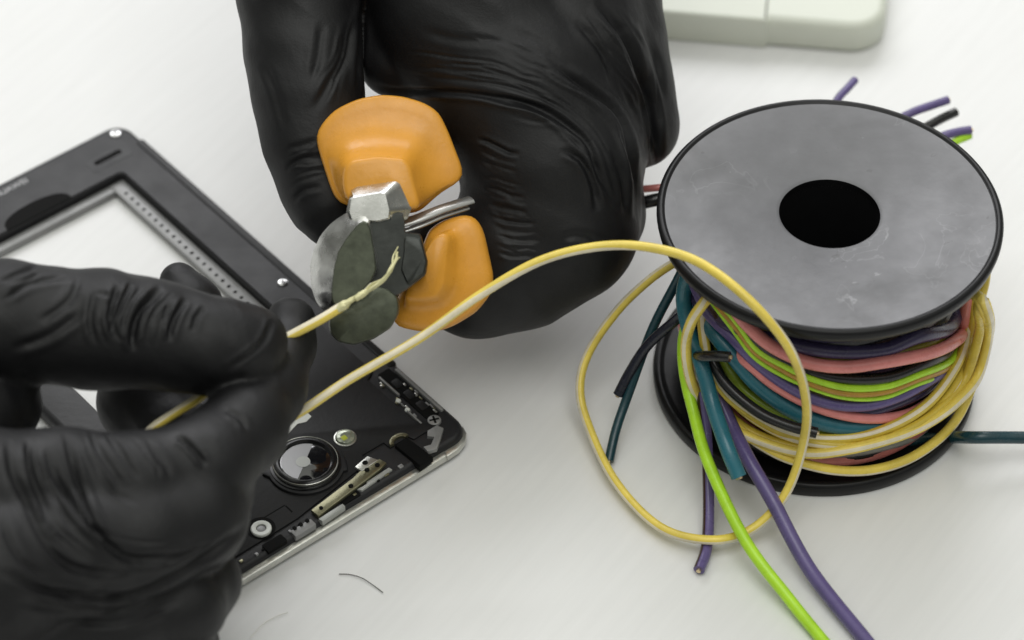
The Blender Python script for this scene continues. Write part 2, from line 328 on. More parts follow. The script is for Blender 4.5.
# ------------------------------------------------------------------ loose wire ends
GL = 'cut wire ends around the spool'
def cyl_pt(px, py, r):
    th, z = on_cyl(px, py, r); return np.array([CX+r*math.cos(th), CY+r*math.sin(th), z])
def loose(pts, wr, m, label, m2='cream', stripe=None, core=True, ends=(True, True), flat=1., up0=(0, 0, 1), name='cut_wire', group=GL, n=14, step=.1):
    P3 = [cyl_pt(*q[:3]) if len(q) == 4 else at(*q) for q in pts]; P = spline(P3, step)
    V, F, mi = tube(P, wr, n, stripe=stripe, flat=flat, up0=up0)
    o = tag(obj(name, V, F, [M[m], M[m2]], midx=mi), label, 'wire', group)
    if core:
        for e, use in zip((0, -1), ends):
            if use:
                t = P[e]-P[1 if e == 0 else -2]; t /= np.linalg.norm(t)
                V, F, _ = tube([P[e]-t*.05, P[e]+t*.015, P[e]+t*.05], wr*.42, 8); obj('copper_core', V, F, M['copper'], o)
    return o
loose([(694, 262, 3.3, 1), (685, 285, 3.45, 1), (684, 305, 3.5, 1), (690, 333, 3.55, 1), (701, 363, 3.75, 1), (712, 402, 4.05, 1), (727, 447, 2.0), (739, 477, 1.55)], .185, 'teal', 'teal wire end hanging over the left windings, cut off above the table', ends=(False, True))
loose([(688, 318, 3.4, 1), (683, 345, 3.55, 1), (685, 375, 3.8, 1), (693, 410, 4.05, 1), (708, 462, 1.3), (745, 540, .75), (790, 600, .3), (824, 642, .15), (860, 685, .15)], .14, 'lime', 'bright lime green wire running down from the spool to the bottom edge', ends=(False, False))
loose([(706, 366, 3.2, 1), (717, 392, 3.4, 1), (731, 425, 3.75, 1), (750, 462, 1.35), (772, 500, 1.0), (810, 570, .4), (866, 641, .19), (905, 690, .19)], .172, 'purple', 'long purple wire running down from the spool beside the lime one', ends=(False, False))
loose([(702, 392, 1.9), (706, 430, 1.3), (708, 470, .8), (708.5, 520, .35), (706, 550, .2), (699, 570, .17)], .135, 'purple', 'short purple wire with brown side, ending on the table left of the lime wire', 'brown', (90, 60), ends=(False, True))
loose([(692, 355, 3.6, 1), (703, 356, 3.85, 1), (717, 356, 3.85, 1), (730, 357, 3.75, 1)], .125, 'blackw', 'short black wire stub pointing right out of the left windings', ends=(False, True), up0=(0, -1, 1))
loose([(699, 325, 3.2, 1), (711, 356, 3.45, 1), (726, 384, 3.65, 1), (757, 411, 3.75, 1), (787, 425, 3.8, 1), (817, 433, 3.85, 1)], .13, 'blackw', 'black wire end lying over the yellow loops, bright copper at its tip', ends=(False, True))
loose([(905, 441, 3.2, 1), (928, 439, 3.4, 1), (948, 437.3, 3.75, 1), (975, 437.5, .9), (1010, 437.5, .8), (1040, 438, .7), (1110, 440, .4), (1180, 445, .17)], .15, 'dteal', 'straight dark teal wire leaving the spool to the right', ends=(False, False))
loose([(690, 255, 3.6), (676, 283, 3.2), (652, 330, 2.3), (628, 395, 1.0), (616, 430, .5), (609, 461, .15)], .115, 'dteal', 'dark teal wire slanting down left of the spool to a cut end', ends=(False, True))
loose([(700, 300, 3.2), (676, 320, 2.9), (648, 345, 2.2), (630, 372, 1.5), (618, 395, 1.0)], .125, 'navy', 'short navy wire left of the spool crossing behind the dark teal one', ends=(False, True))
loose([(820, 130, 2.6), (838, 99, 2.9), (846, 90, 2.9), (855, 80, 2.9)], .105, 'purple', 'lone purple wire end sticking up behind the top of the spool', ends=(False, True))
loose([(880, 130, 2.6), (910, 113.5, 2.9), (930, 106, 2.9), (948, 100, 2.9)], .112, 'purple', 'light purple wire end behind the spool, beside the black end', ends=(False, True))
loose([(905, 140, 2.4), (930, 125, 2.6), (943, 118, 2.6), (956, 112, 2.6)], .12, 'blackw', 'black wire end between two purple ends behind the spool', ends=(False, True))
loose([(920, 145, 2.4), (945, 135.5, 2.6), (958, 132, 2.6), (971, 130, 2.6)], .115, 'purple', 'purple wire end lowest at the upper right rim of the spool', ends=(False, True))
loose([(930, 152, 2.3), (958, 140.5, 2.45), (964, 138, 2.45), (970, 135.5, 2.45)], .1, 'lime', 'short lime and red wire end under the purple end at the upper right rim', 'pink', (270, 60), ends=(False, True))
loose([(700, 190, 3.4), (672, 197, 3.4), (655, 200, 3.4), (630, 206, 3.2)], .16, 'blackw', 'black wire leaving the spool rim behind the gripping hand', ends=(False, False))
loose([(700, 180, 3.2), (672, 186, 3.2), (655, 188, 3.2), (630, 190, 3.0)], .09, 'pink', 'thin dark pink wire leaving the spool rim above the black one', ends=(False, False))

# the long yellow wire that is being stripped
yw = [(346, 304, 5.5), (337, 309.5, 5.46),  (318, 321, 5.35), (290, 336, 5.2), (255, 356, 5.0), (225, 377, 4.8), (200, 397, 4.75), (175, 413, 4.6), (150, 431, 4.4), (140, 450, 3.6), (160, 462, 3.2), (220, 450, 3.1), (270, 428, 3.4),
      (302, 411, 3.8), (350, 379, 4.2), (420, 338, 4.7), (480, 295, 5.4), (540, 261, 6.0), (598, 246.5, 6.3), (650, 247.5, 6.4), (700, 263, 6.35), (750, 301, 6.15), (790, 350, 5.2), (806, 400, 3.6), (803, 445, 2.1), (785, 495, 1.05), (752, 529, .45),
      (711, 540, .45), (660, 527, .3), (615, 481, .3), (587, 422, .5), (580, 385, .9), (590, 350, 1.4), (618, 310, 2.2), (648, 281, 2.8), (674, 263, 3.2), (700, 250, 3.4)]
yw4 = [(*at(*q), (45 if i < 9 else 150 if i < 12 else -8 if i < 16 else 20 if i == 16 else 60 if i < 19 else 110 if i == 19 else 180 if i == 20 else 240 if i == 21 else 298)) for i, q in enumerate(yw)]
P = spline(yw4, .09)
V, F, mi = tube(P[:, :3], .128, 24, stripe=(0, 31), flat=.86, ref=(0, -.70, .71), twist=-P[:, 3])
yo = tag(obj('yellow_wire', V, F, [M['yellow'], M['cream']], midx=mi), 'long yellow wire with cream stripe, looping from the cutter jaws over the spool', 'wire')
mb = MB()
for k in range(5):
    j = lambda s: rng.normal()*s
    q = [(341+j(.4), 307+j(.4), 5.49), (352+j(.8), 300+j(.8), 5.56), (362+j(1), 295+j(1), 5.66), (372+j(1.2), 288+j(1.2), 5.8+j(.02)), (384+j(.9), 279+j(.9), 5.93+j(.02)), (392+j(.9), 268+j(1), 6.0+j(.03)), (396+j(1), 258+j(1.5), 6.0+j(.03)), (398+j(1.6), 249+j(5), 6.0+j(.03))]
    PP = spline([at(*x) for x in q], .07); rr = np.linspace(.052, .016, len(PP)); V, F, _ = tube(PP, rr, 6); mb.add(V, F)
mb.build('frayed_strand', M['frayed'], yo)
for (x, y, z, rr) in ((343, 306, 5.53, .105), (361, 295, 5.68, .085)):
    PP = spline([at(x-6, y+4, z-.03), at(x, y, z+.01), at(x+6, y-4, z+.03)], .04); V, F, _ = tube(PP, rr*(.72+.28*np.sin(np.linspace(0, math.pi, len(PP)))+rng.normal(size=len(PP))*.05), 10); obj('torn_insulation', V, F, M['frayed'], yo)

# thin strands on the table
for name, pts, m, lab in (('hair_strand', [(339, 574, .03), (350, 574.5, .04), (362, 578, .05), (373, 585, .04), (383, 592.5, .03)], 'hair', 'thin dark curved strand lying on the table below the phone'),
                          ('hair_strand', [(250, 638, .03), (262, 625, .03), (275, 617, .03), (288, 612, .03)], 'fibre', 'thin white strand on the table at the bottom edge')):
    V, F, _ = tube(spline([at(*q) for q in pts], .05), .011, 6); tag(obj(name, V, F, M[m]), lab, 'strand')

# ------------------------------------------------------------------ white case at the back
o0 = at(766, 48, 0)[:2]; ex = at(766, 48, 0)[:2]-at(655, 39, 0)[:2]; ex /= np.linalg.norm(ex); ey = np.array([-ex[1], ex[0]])
def cs(P): return np.array([o0+p[0]*ex+p[1]*ey for p in P])
wc = empty('plastic_case', (*cs([(0, 2)])[0], 0), 'off-white rounded plastic case lying behind the spool, cut by the top edge', 'case')
def rect4(x0, y0, x1, y1, rs, k=8):
    P = []
    for cx, cy, a0, q in ((x1-rs[0], y1-rs[0], 0, rs[0]), (x0+rs[1], y1-rs[1], 90, rs[1]), (x0+rs[2], y0+rs[2], 180, rs[2]), (x1-rs[3], y0+rs[3], 270, rs[3])):
        for i in range(k+1): a = math.radians(a0+90*i/k); P.append((cx+q*math.cos(a), cy+q*math.sin(a)))
    return np.array(P)
def soft(P2, z1, b):
    def z(P, h): return np.concatenate([P, np.full((len(P), 1), h)], 1)
    R = [z(inset(P2, b*.5), 0.01), z(inset(P2, b*.12), b*.4), z(P2, b), z(P2, z1-b)]
    for t in (20, 40, 60, 80, 90):
        a = math.radians(t); R.append(z(inset(P2, b*(1-math.cos(a))), z1-b+b*math.sin(a)))
    return rings(R)
V, F = soft(cs(rect4(-.6, .03, 3.2, 5.5, (1., .3, .3, 1.))), .98, .26); obj('body', V, F, M['case'], wc)
V, F = soft(cs(rect4(-5.6, -.03, 0, 5.6, (.06, .3, .3, .06))), 1.0, .10); obj('cap', V, F, M['case'], wc)

# ------------------------------------------------------------------ phone without its back
A0 = at(113, 125, .45)[:2]; th = math.radians(-50.05)
PU = np.array([math.cos(th), math.sin(th)]); PV = np.array([math.cos(th-math.pi/2), math.sin(th-math.pi/2)])
def ph(P): return np.array([A0+p[0]*PU+p[1]*PV for p in P])
def phr(u0, v0, u1, v1, r=.05, k=4): return ph(rrect(u0, v0, u1, v1, r, k))
def p3(P2, z): return np.concatenate([P2, np.full((len(P2), 1), z)], 1)
H = .45
phone = empty('opened_phone', (*ph([(7.2, 3.5)])[0], 0), 'black phone with its back removed, empty battery bay and bare camera', 'phone')
out = ph(rrect(-.02, -.27, 14.62, 7.22, .52, 10)); inn = ph(rrect(1.68, .88, 9.25, 6.2, .12, 10))
R = [p3(inset(out, .06), .02), p3(out, .12), p3(out, H-.14), p3(inset(out, .03), H-.06), p3(inset(out, .10), H-.01), p3(inset(out, .16), H), p3(inset(inn, -.05), H), p3(inn, H-.05), p3(inn, .02)]
V, F = rings(R, closed=True); obj('frame', V, F, M['phone'], phone, sharp=40)
# raised cover over the lower half with straight edges
def part(name, P2, z0, z1, m, bev=.02, parent=phone, **k):
    V, F = prism(P2, z0, z1, bev); return obj(name, V, F, M[m], parent, **k)
part('side_rim', phr(.95, -.285, 11.75, -.05, .08), .12, H+.03, 'phone', .05)
part('board_cover', ph([(9.5, .35), (11.6, .35), (11.75, .62), (13.55, .62), (13.72, .3), (14.0, .3), (14.0, 1.0), (13.85, 1.05), (13.85, 1.6), (13.62, 1.62), (13.62, 2.25), (13.88, 2.3), (14.22, 4.6), (14.25, 6.9), (9.5, 6.9)]), H-.01, H+.05, 'board', .025)
part('bottom_rail', phr(14.47, .55, 14.78, 6.95, .12), .13, .30, 'rail', .06)
part('bottom_rail', ph([(14.25, -.30), (14.48, -.22), (14.66, -.04), (14.77, .25), (14.79, .62), (14.60, .66), (14.56, .3), (14.40, .04), (14.25, -.10)]), .13, .285, 'rail', .04)
# inner strip with holes
st = part('perforated_strip', phr(1.72, .90, 9.2, 1.32, .04), .12, .24, 'strip', .02)
mb = MB()
for i in range(26): V, F = prism(phr(2.2+i*.265, 1.10, 2.28+i*.265, 1.20, .035), .22, .248, 0); mb.add(V, F)
mb.build('strip_holes', M['pit'], st)
part('bay_wall', phr(1.70, 1.0, 1.98, 6.15, .05), .02, .22, 'strip', .03)
part('bay_wall', phr(8.95, 1.0, 9.22, 6.15, .05), .02, .3, 'phone', .03)
# slot, sensor cut and screws of the upper part
part('slot_recess', phr(.78, .20, 1.28, 1.45, .1), H-.01, H+.006, 'phone', 0)
part('earpiece_slot', phr(.90, .42, 1.06, 1.25, .07), H+.004, H+.012, 'pit', 0)
a = np.linspace(0, math.pi, 20); part('sensor_cutout', ph(np.stack([1.66-.5*np.sin(a)**.7, 3.40+.98*np.cos(a)], 1)), H-.02, H+.006, 'pit', 0)
def disc(name, u, v, r, z0, z1, m, parent=phone, n=28, bev=.02): return part(name, ph(circle(u, v, r, n)), z0, z1, m, bev, parent)
for (u, v, r) in ((.34, .16, .15), (7.69, .16, .135)):
    s = disc('screw', u, v, r, H-.02, H+.045, 'chrome', bev=.04); disc('screw_recess', u, v, r*.4, H+.04, H+.05, 'strip', s, 12, 0)
s = disc('screw', 13.83, .24, .17, H-.02, H+.07, 'strip', bev=.04)
for aa in (.4, .4+math.pi/2):
    c, sn = math.cos(aa)*.12, math.sin(aa)*.12; q = np.array([13.83, .24]); t = np.array([-sn, c])*.22
    part('screw_recess', ph([q+(c, sn)+t, q-(c, sn)+t, q-(c, sn)-t, q+(c, sn)-t]), H+.06, H+.075, 'pit', 0, s)
# lettering
fc = bpy.data.curves.new('lettering', 'FONT'); fc.body = 'HUAWEI'; fc.align_x = 'RIGHT'; fc.size = 1
to = bpy.data.objects.new('tmp', fc); COL.objects.link(to); dg = bpy.context.evaluated_depsgraph_get()
tm = bpy.data.meshes.new_from_object(to.evaluated_get(dg)); tv = np.array([v.co[:] for v in tm.vertices]); tf = [list(p.vertices) for p in tm.polygons]
bpy.data.objects.remove(to)
tv = tv*np.array([.26, .26, 0]); q = ph(np.stack([.44-tv[:, 1], 2.93-tv[:, 0]], 1)); obj('lettering', p3(q, H+.004), tf, M['greyw'], phone, smooth=False)
# camera
CU, CV = 13.06, 3.50
cm = part('camera_module', ph([(CU+.92*math.cos(t)*(1.18 if 1.9 < t < 2.6 or 5.0 < t < 5.5 else 1), CV+.92*math.sin(t)*(1.12 if 1.9 < t < 2.6 else 1)) for t in np.linspace(0, 2*math.pi, 48, endpoint=False)]), H, H+.13, 'phone', .05)
def phlathe(name, prof, u, v, m, parent, n=56, sharp=35):
    c = ph([(u, v)])[0]; V, F = lathe(prof, (c[0], c[1], 0), n); return obj(name, V, F, M[m], parent, sharp=sharp)
phlathe('camera_ring', [(.60, H+.1), (.60, H+.24), (.64, H+.29), (.70, H+.29), (.76, H+.25), (.78, H+.18), (.84, H+.17), (.84, H+.1)], CU, CV, 'ringblack', cm)
phlathe('camera_trim', [(.755, H+.2), (.755, H+.262), (.765, H+.268), (.775, H+.262), (.775, H+.2)], CU, CV, 'rail', cm)
ln = disc('lens', CU, CV, .61, H+.1, H+.23, 'lens', cm, 40, .02)
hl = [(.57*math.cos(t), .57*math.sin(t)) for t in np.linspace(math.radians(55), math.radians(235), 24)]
part('painted_reflection', ph([(CU+a, CV+b) for a, b in hl]), H+.228, H+.235, 'lensglare', 0, ln)  # pale half-disc stands in for the reflection in the lens
disc('lens_centre', CU-.02, CV+.05, .17, H+.232, H+.242, 'palecontact', ln, 24, 0)
fl = disc('flash_led', 12.93, 2.23, .24, H+.03, H+.14, 'led', bev=.06)
disc('flash_ring', 12.93, 2.23, .28, H+.03, H+.075, 'rail', fl, 28, .02)
part('flash_chip', phr(12.9, 2.22, 13.05, 2.36, .03), H+.13, H+.15, 'ledchip', .01, fl)
# screw ring, notch, bracket, jack, buttons, connector
rg = phlathe('screw_ring', [(.12, H+.04), (.12, H+.11), (.14, H+.12), (.22, H+.12), (.24, H+.1), (.24, H+.04)], 13.97, 5.47, 'white', phone)
disc('screw', 13.97, 5.47, .11, H+.02, H+.09, 'strip', rg)
disc('ring_recess', 13.93, 5.45, .34, H+.04, H+.056, 'pit', rg, 28, 0)
part('white_contact', ph([(11.55, 2.42), (11.86, 2.42), (11.92, 2.62), (11.84, 2.82), (11.96, 3.22), (11.82, 3.26), (11.66, 2.85), (11.58, 2.7)]), H+.045, H+.062, 'white', 0)
br = part('gold_bracket', ph([(14.02, 2.05), (14.22, 2.0), (14.30, 2.25), (14.53, 4.24), (14.27, 4.26), (14.10, 2.9), (14.02, 2.6)]), H+.03, H+.12, 'gold', .02)
part('bracket_tab', ph([(13.78, 2.22), (14.05, 2.10), (14.08, 2.62), (13.86, 2.66)]), H+.05, H+.135, 'rail', .02, br)
for (u, v, r) in ((13.92, 2.4, .07), (14.16, 2.22, .06), (14.12, 2.5, .06), (14.28, 3.1, .06), (14.38, 4.05, .05)): disc('bracket_hole', u, v, r, H+.1, H+.14, 'pit', br, 14, 0)
part('bracket_edge', ph([(14.34, 2.02), (14.44, 2.0), (14.50, 2.95), (14.40, 3.02), (14.42, 2.75), (14.36, 2.7)]), H-.1, H+.06, 'palecontact', .01, br)
part('bracket_edge', ph([(14.54, 3.55), (14.64, 3.55), (14.68, 4.24), (14.55, 4.26)]), H-.1, H+.06, 'palecontact', .01, br)
part('bracket_gap', phr(14.36, 3.02, 14.56, 3.55, .03), H-.02, H+.03, 'pit', 0, br)
cn = part('side_connector', phr(14.44, 4.40, 14.66, 5.0, .03), H-.1, H+.07, 'strip', .02)
for i in range(3): part('connector_pin', phr(14.40, 4.47+i*.18, 14.50, 4.55+i*.18, .02), H+.06, H+.1, 'pit', 0, cn)
part('speaker_opening', phr(14.35, 5.2, 14.62, 5.75, .03), H-.05, H+.045, 'pit', 0)
jk = part('jack_socket', ph([(13.86, 1.1), (14.75, 1.02), (14.8, 1.45), (13.9, 1.5)]), H-.1, H+.11, 'pit', .06)
a = np.linspace(0, math.pi, 14); o_ = [(13.86-.2*np.sin(t), 1.32+.27*np.cos(t)) for t in a]; i_ = [(13.86-.10*np.sin(t), 1.32+.16*np.cos(t)) for t in a[::-1]]
part('socket_collar', ph(o_+i_), H+.04, H+.13, 'gold', .01, jk)
part('corner_clip', ph([(14.02, .32), (14.2, .25), (14.42, .52), (14.62, .8), (14.55, 1.02), (14.36, 1.0), (14.42, .82), (14.28, .6), (14.16, .72), (14.02, .6)]), H-.02, H+.09, 'strip', .02)
bs = part('button_strip', phr(11.75, -.02, 13.72, .34, .05), H-.02, H+.03, 'pit', .01)
part('button_rail', phr(11.9, -.16, 13.7, -.07, .03), H-.05, H+.07, 'strip', .02, bs)
part('button_rail', phr(11.85, .34, 12.65, .40, .02), H, H+.07, 'strip', .02, bs)
part('button_rail', phr(13.1, .52, 13.72, .57, .02), H, H+.07, 'strip', .02, bs)
for u in (12.15, 12.62, 13.1): part('button_pad', phr(u, .04, u+.3, .26, .06), H+.02, H+.05, 'board', .02, bs)
for (u, v) in ((12.78, .5), (13.15, .52)): disc('solder_dot', u, v, .065, H+.02, H+.07, 'white', bs, 14, .02)
for (u0, v0, u1, v1) in ((13.70, 4.95, 13.73, 5.2), (13.70, 4.6, 13.73, 4.95), (13.74, 4.58, 14.0, 4.62)): part('cover_seam', phr(u0, v0, u1, v1, .01, 2), H+.04, H+.054, 'pit', 0)

for k in range(18):
    u = 12.0+rng.uniform(0, 1.6); v = rng.uniform(.42, .56) if k % 2 else rng.uniform(-.05, .02); part('contact_pad', phr(u, v, u+rng.uniform(.05, .14), v+rng.uniform(.03, .06), .01, 2), H, H+.045, ('strip', 'gold', 'rail')[k % 3], .005)
for k in range(14):
    v = 1.7+k*.36+rng.uniform(-.08, .08); u = 14.36+rng.uniform(-.02, .08); part('contact_pad', phr(u, v, u+rng.uniform(.04, .10), v+rng.uniform(.05, .14), .01, 2), H-.02, H+.035, ('strip', 'gold', 'pit')[k % 3], .005)

# ------------------------------------------------------------------ cutters with orange grips
D0 = 68.8
def pl(px, py, dd): return atd(px, py, D0-dd)
def polar(poly, c, n=72):
    """outline resampled by angle round c"""
    poly = np.array(poly, float); out = []
    for i in range(n):
        a = 2*math.pi*i/n; d = np.array([math.cos(a), math.sin(a)]); best = 1e9
        for j in range(len(poly)):
            p, q = poly[j]-c, poly[(j+1) % len(poly)]-c; e = q-p; den = d[0]*e[1]-d[1]*e[0]
            if abs(den) < 1e-9: continue
            t = (p[0]*e[1]-p[1]*e[0])/den; s = (p[0]*d[1]-p[1]*d[0])/den
            if t > 0 and -1e-6 <= s <= 1+1e-6: best = min(best, t)
        out.append(c+d*(best if best < 1e8 else 1))
    return np.array(out)
def smooth_closed(P, it=2):
    for _ in range(it): P = .5*P+.25*(np.roll(P, 1, 0)+np.roll(P, -1, 0))
    return P
def loft(secs, n=72, soft=2):
    """secs = list of (outline px, centre px, dd); dd toward the viewer"""
    R = []
    for poly, c, dd in secs:
        q = smooth_closed(polar(poly, np.array(c, float), n), soft); R.append(np.array([pl(x, y, dd) for x, y in q]))
    return rings(R)
def blend(A, ca, B, cb, t, n=72):
    a = polar(A, np.array(ca, float), n); b = polar(B, np.array(cb, float), n)
    return a*(1-t)+b*t, tuple(np.array(ca)*(1-t)+np.array(cb)*t)
def scale(P, c, s): return [(c[0]+(x-c[0])*s, c[1]+(y-c[1])*s) for x, y in P]
pliers = empty('side_cutters', pl(390, 240, 0), 'orange-handled side cutters with dark steel jaws closed on the yellow wire', 'pliers')
UG = [(315, 138), (319, 127), (334, 110), (357, 99), (381, 94.5), (404, 96.5), (425, 103), (439, 112), (449, 133), (458, 157), (465, 173), (462, 181), (444, 190), (430, 202), (420, 212), (408, 214), (385, 210), (346, 206), (337, 202), (332, 192), (324, 168), (317, 145)]
UB = [(344, 166), (350, 160), (377, 156), (405, 158), (411, 166), (418, 195), (421, 208), (412, 211), (385, 207), (352, 204), (344, 196), (342, 180)]
cU, cB = (388, 155), (380, 184)
secs = [(scale(UG, cU, .86), cU, -1.1), (scale(UG, cU, .96), cU, -.62), (scale(UG, cU, 1.0), cU, -.40), (scale(UG, cU, 1.0), cU, -.12), (scale(UG, cU, .985), cU, -.02), (scale(UG, cU, .955), cU, .02)]
for t, dd in ((.18, .03), (.38, .08), (.58, .19), (.75, .36), (.88, .60), (.97, .85)):
    q, c = blend(scale(UG, cU, .955), cU, UB, cB, t); secs.append((q, c, dd))
secs += [(UB, cB, 1.02), (scale(UB, cB, .95), cB, 1.12), (scale(UB, cB, .86), cB, 1.15)]
V, F = loft(secs); obj('grip', V, F, M['orange'], pliers, sharp=60)
LG = [(424, 243), (428, 230), (443, 220), (466, 214), (477, 218), (484, 231), (489, 254), (494, 277), (491, 294), (477, 312), (454, 326), (437, 332), (415, 331), (392, 325), (393, 312), (398, 296), (412, 270)]
LB = [(427, 248), (430, 240), (441, 232), (450, 236), (447, 258), (444, 285), (436, 298), (420, 300), (402, 300), (410, 280), (420, 262)]
cL, cLB = (445, 272), (428, 272)
secs = [(scale(LG, cL, .86), cL, -1.1), (scale(LG, cL, .96), cL, -.62), (scale(LG, cL, 1.0), cL, -.40), (scale(LG, cL, 1.0), cL, -.15), (scale(LG, cL, .97), cL, -.02), (scale(LG, cL, .90), cL, .06), (scale(LG, cL, .80), cL, .09)]
for t, dd in ((.35, .12), (.6, .18), (.75, .30), (.9, .48), (1., .55)):
    q, c = blend(scale(LG, cL, .80), cL, LB, cLB, t); secs.append((q, c, dd))
secs.append((scale(LB, cLB, .9), cLB, .6))
V, F = loft(secs); obj('grip', V, F, M['orange'], pliers, sharp=60)
# handles running back into the fist
for P_ in ([(390, 160, -.6), (420, 140, -3.0), (455, 110, -5.5)], [(445, 272, -.6), (470, 240, -3.0), (490, 200, -5.5)]):
    V, F, _ = tube(spline([pl(*q) for q in P_], .2), .62, 16); obj('handle', V, F, M['orange'], pliers)
# return spring seen between the grips
M['bar'] = mat('polished_spring_steel', (.50, .50, .49), .28, .75, var=.15, vscale=300, bump=.04, bscale=500)
for (x0, y0, x1, y1, r, fl) in ((399, 223, 471, 200, .075, 2.1), (400, 231, 468, 208, .045, 1.6)):
    PP = spline([pl(x0-6, y0+3, .45), pl(x0+20, y0-5, .30), pl((x0+x1)/2+8, (y0+y1)/2-3, .05), pl(x1, y1, -.35)], .1)
    V, F, _ = tube(PP, r, 14, flat=fl, ref=tuple(DIR*-.55+UPV*.83)); obj('spring_bar', V, F, M['bar'], pliers)
# shank from the upper grip
SH = [(351, 189), (357, 186), (397, 180), (401, 183), (412, 207), (407, 220), (395, 222), (350, 220), (346, 212)]
SF = [(349, 199), (354, 196), (382, 191), (387, 193), (391, 210), (390, 219), (378, 222), (350, 221), (347, 212)]
V, F = loft([(SH, (376, 204), .85), (SH, (376, 204), 1.12), (SF, (372, 207), 1.5), (scale(SF, (372, 207), .9), (372, 207), 1.54)], soft=0); obj('shank', V, F, M['steel'], pliers, sharp=25)
# pivot block
PVT = [(366, 225), (380, 212), (404, 213), (405, 232), (421, 234), (428, 262), (426, 275), (408, 289), (395, 297), (375, 292), (362, 262)]
V, F = loft([(PVT, (395, 255), .2), (PVT, (395, 255), 1.38), (scale(PVT, (395, 255), .96), (395, 255), 1.46)], soft=0); obj('pivot', V, F, M['darksteel2'], pliers, sharp=30)
P2 = [(404, 236), (421, 238), (427, 262), (424, 274), (408, 286), (401, 270), (404, 250)]
V, F = loft([(P2, (412, 260), 1.3), (P2, (412, 260), 1.5), (scale(P2, (412, 260), .9), (412, 260), 1.54)], soft=1); obj('pivot_plate', V, F, M['darksteel2'], pliers, sharp=40)
# upper jaw: bright rounded back and dark face bevelled toward the cutting edge
UJ = [(347, 212), (331, 223), (320, 236), (313, 252), (310, 266), (311, 286), (316, 302), (325, 313), (333, 309), (345, 304), (360, 293), (372, 281), (380, 270), (378, 258), (374, 240), (372, 222), (366, 212)]
UJF = [(362, 219), (347, 237), (338, 252), (334, 268), (332, 285), (331, 300), (335, 308), (345, 304), (360, 293), (371, 281), (376, 270), (375, 256), (372, 238), (369, 222)]
UJS = scale(UJF, (354, 265), .955)
cJ = (352, 265)
def ring_px(poly, c, dd, n=72, soft=1):
    q = smooth_closed(polar(poly, np.array(c, float), n), soft); return np.array([pl(x, y, dd) for x, y in q])
Rs = [ring_px(UJ, cJ, .5), ring_px(UJ, cJ, 1.15), ring_px([(.6*a+.4*b) for a, b in zip(polar(UJ, np.array(cJ)), polar(UJF, np.array(cJ)))], cJ, 1.55), ring_px(UJF, cJ, 1.85), ring_px(UJS, cJ, 1.88)]
V, F = rings(Rs); nn = 72
mi = [0 if (i//nn) < 3 else 1 for i in range(len(F))]; mi[-1] = 1; mi[-2] = 0
obj('jaw', V, F, [M['steel'], M['darksteel']], pliers, mi, sharp=22)
LJ = [(333, 310), (345, 306), (362, 296), (375, 285), (388, 288), (399, 297), (400, 311), (391, 328), (374, 339), (354, 345), (338, 342), (330, 334), (328, 323)]
cK = (364, 316)
V, F = loft([(scale(LJ, cK, .9), cK, .4), (LJ, cK, .8), (LJ, cK, 1.40), (scale(LJ, cK, .96), cK, 1.52), (scale(LJ, cK, .93), cK, 1.54), (scale(LJ, cK, .4), cK, 1.60)], soft=1)
mi = [1]*len(F)
obj('jaw', V, F, [M['steel'], M['darksteel']], pliers, mi, sharp=30)

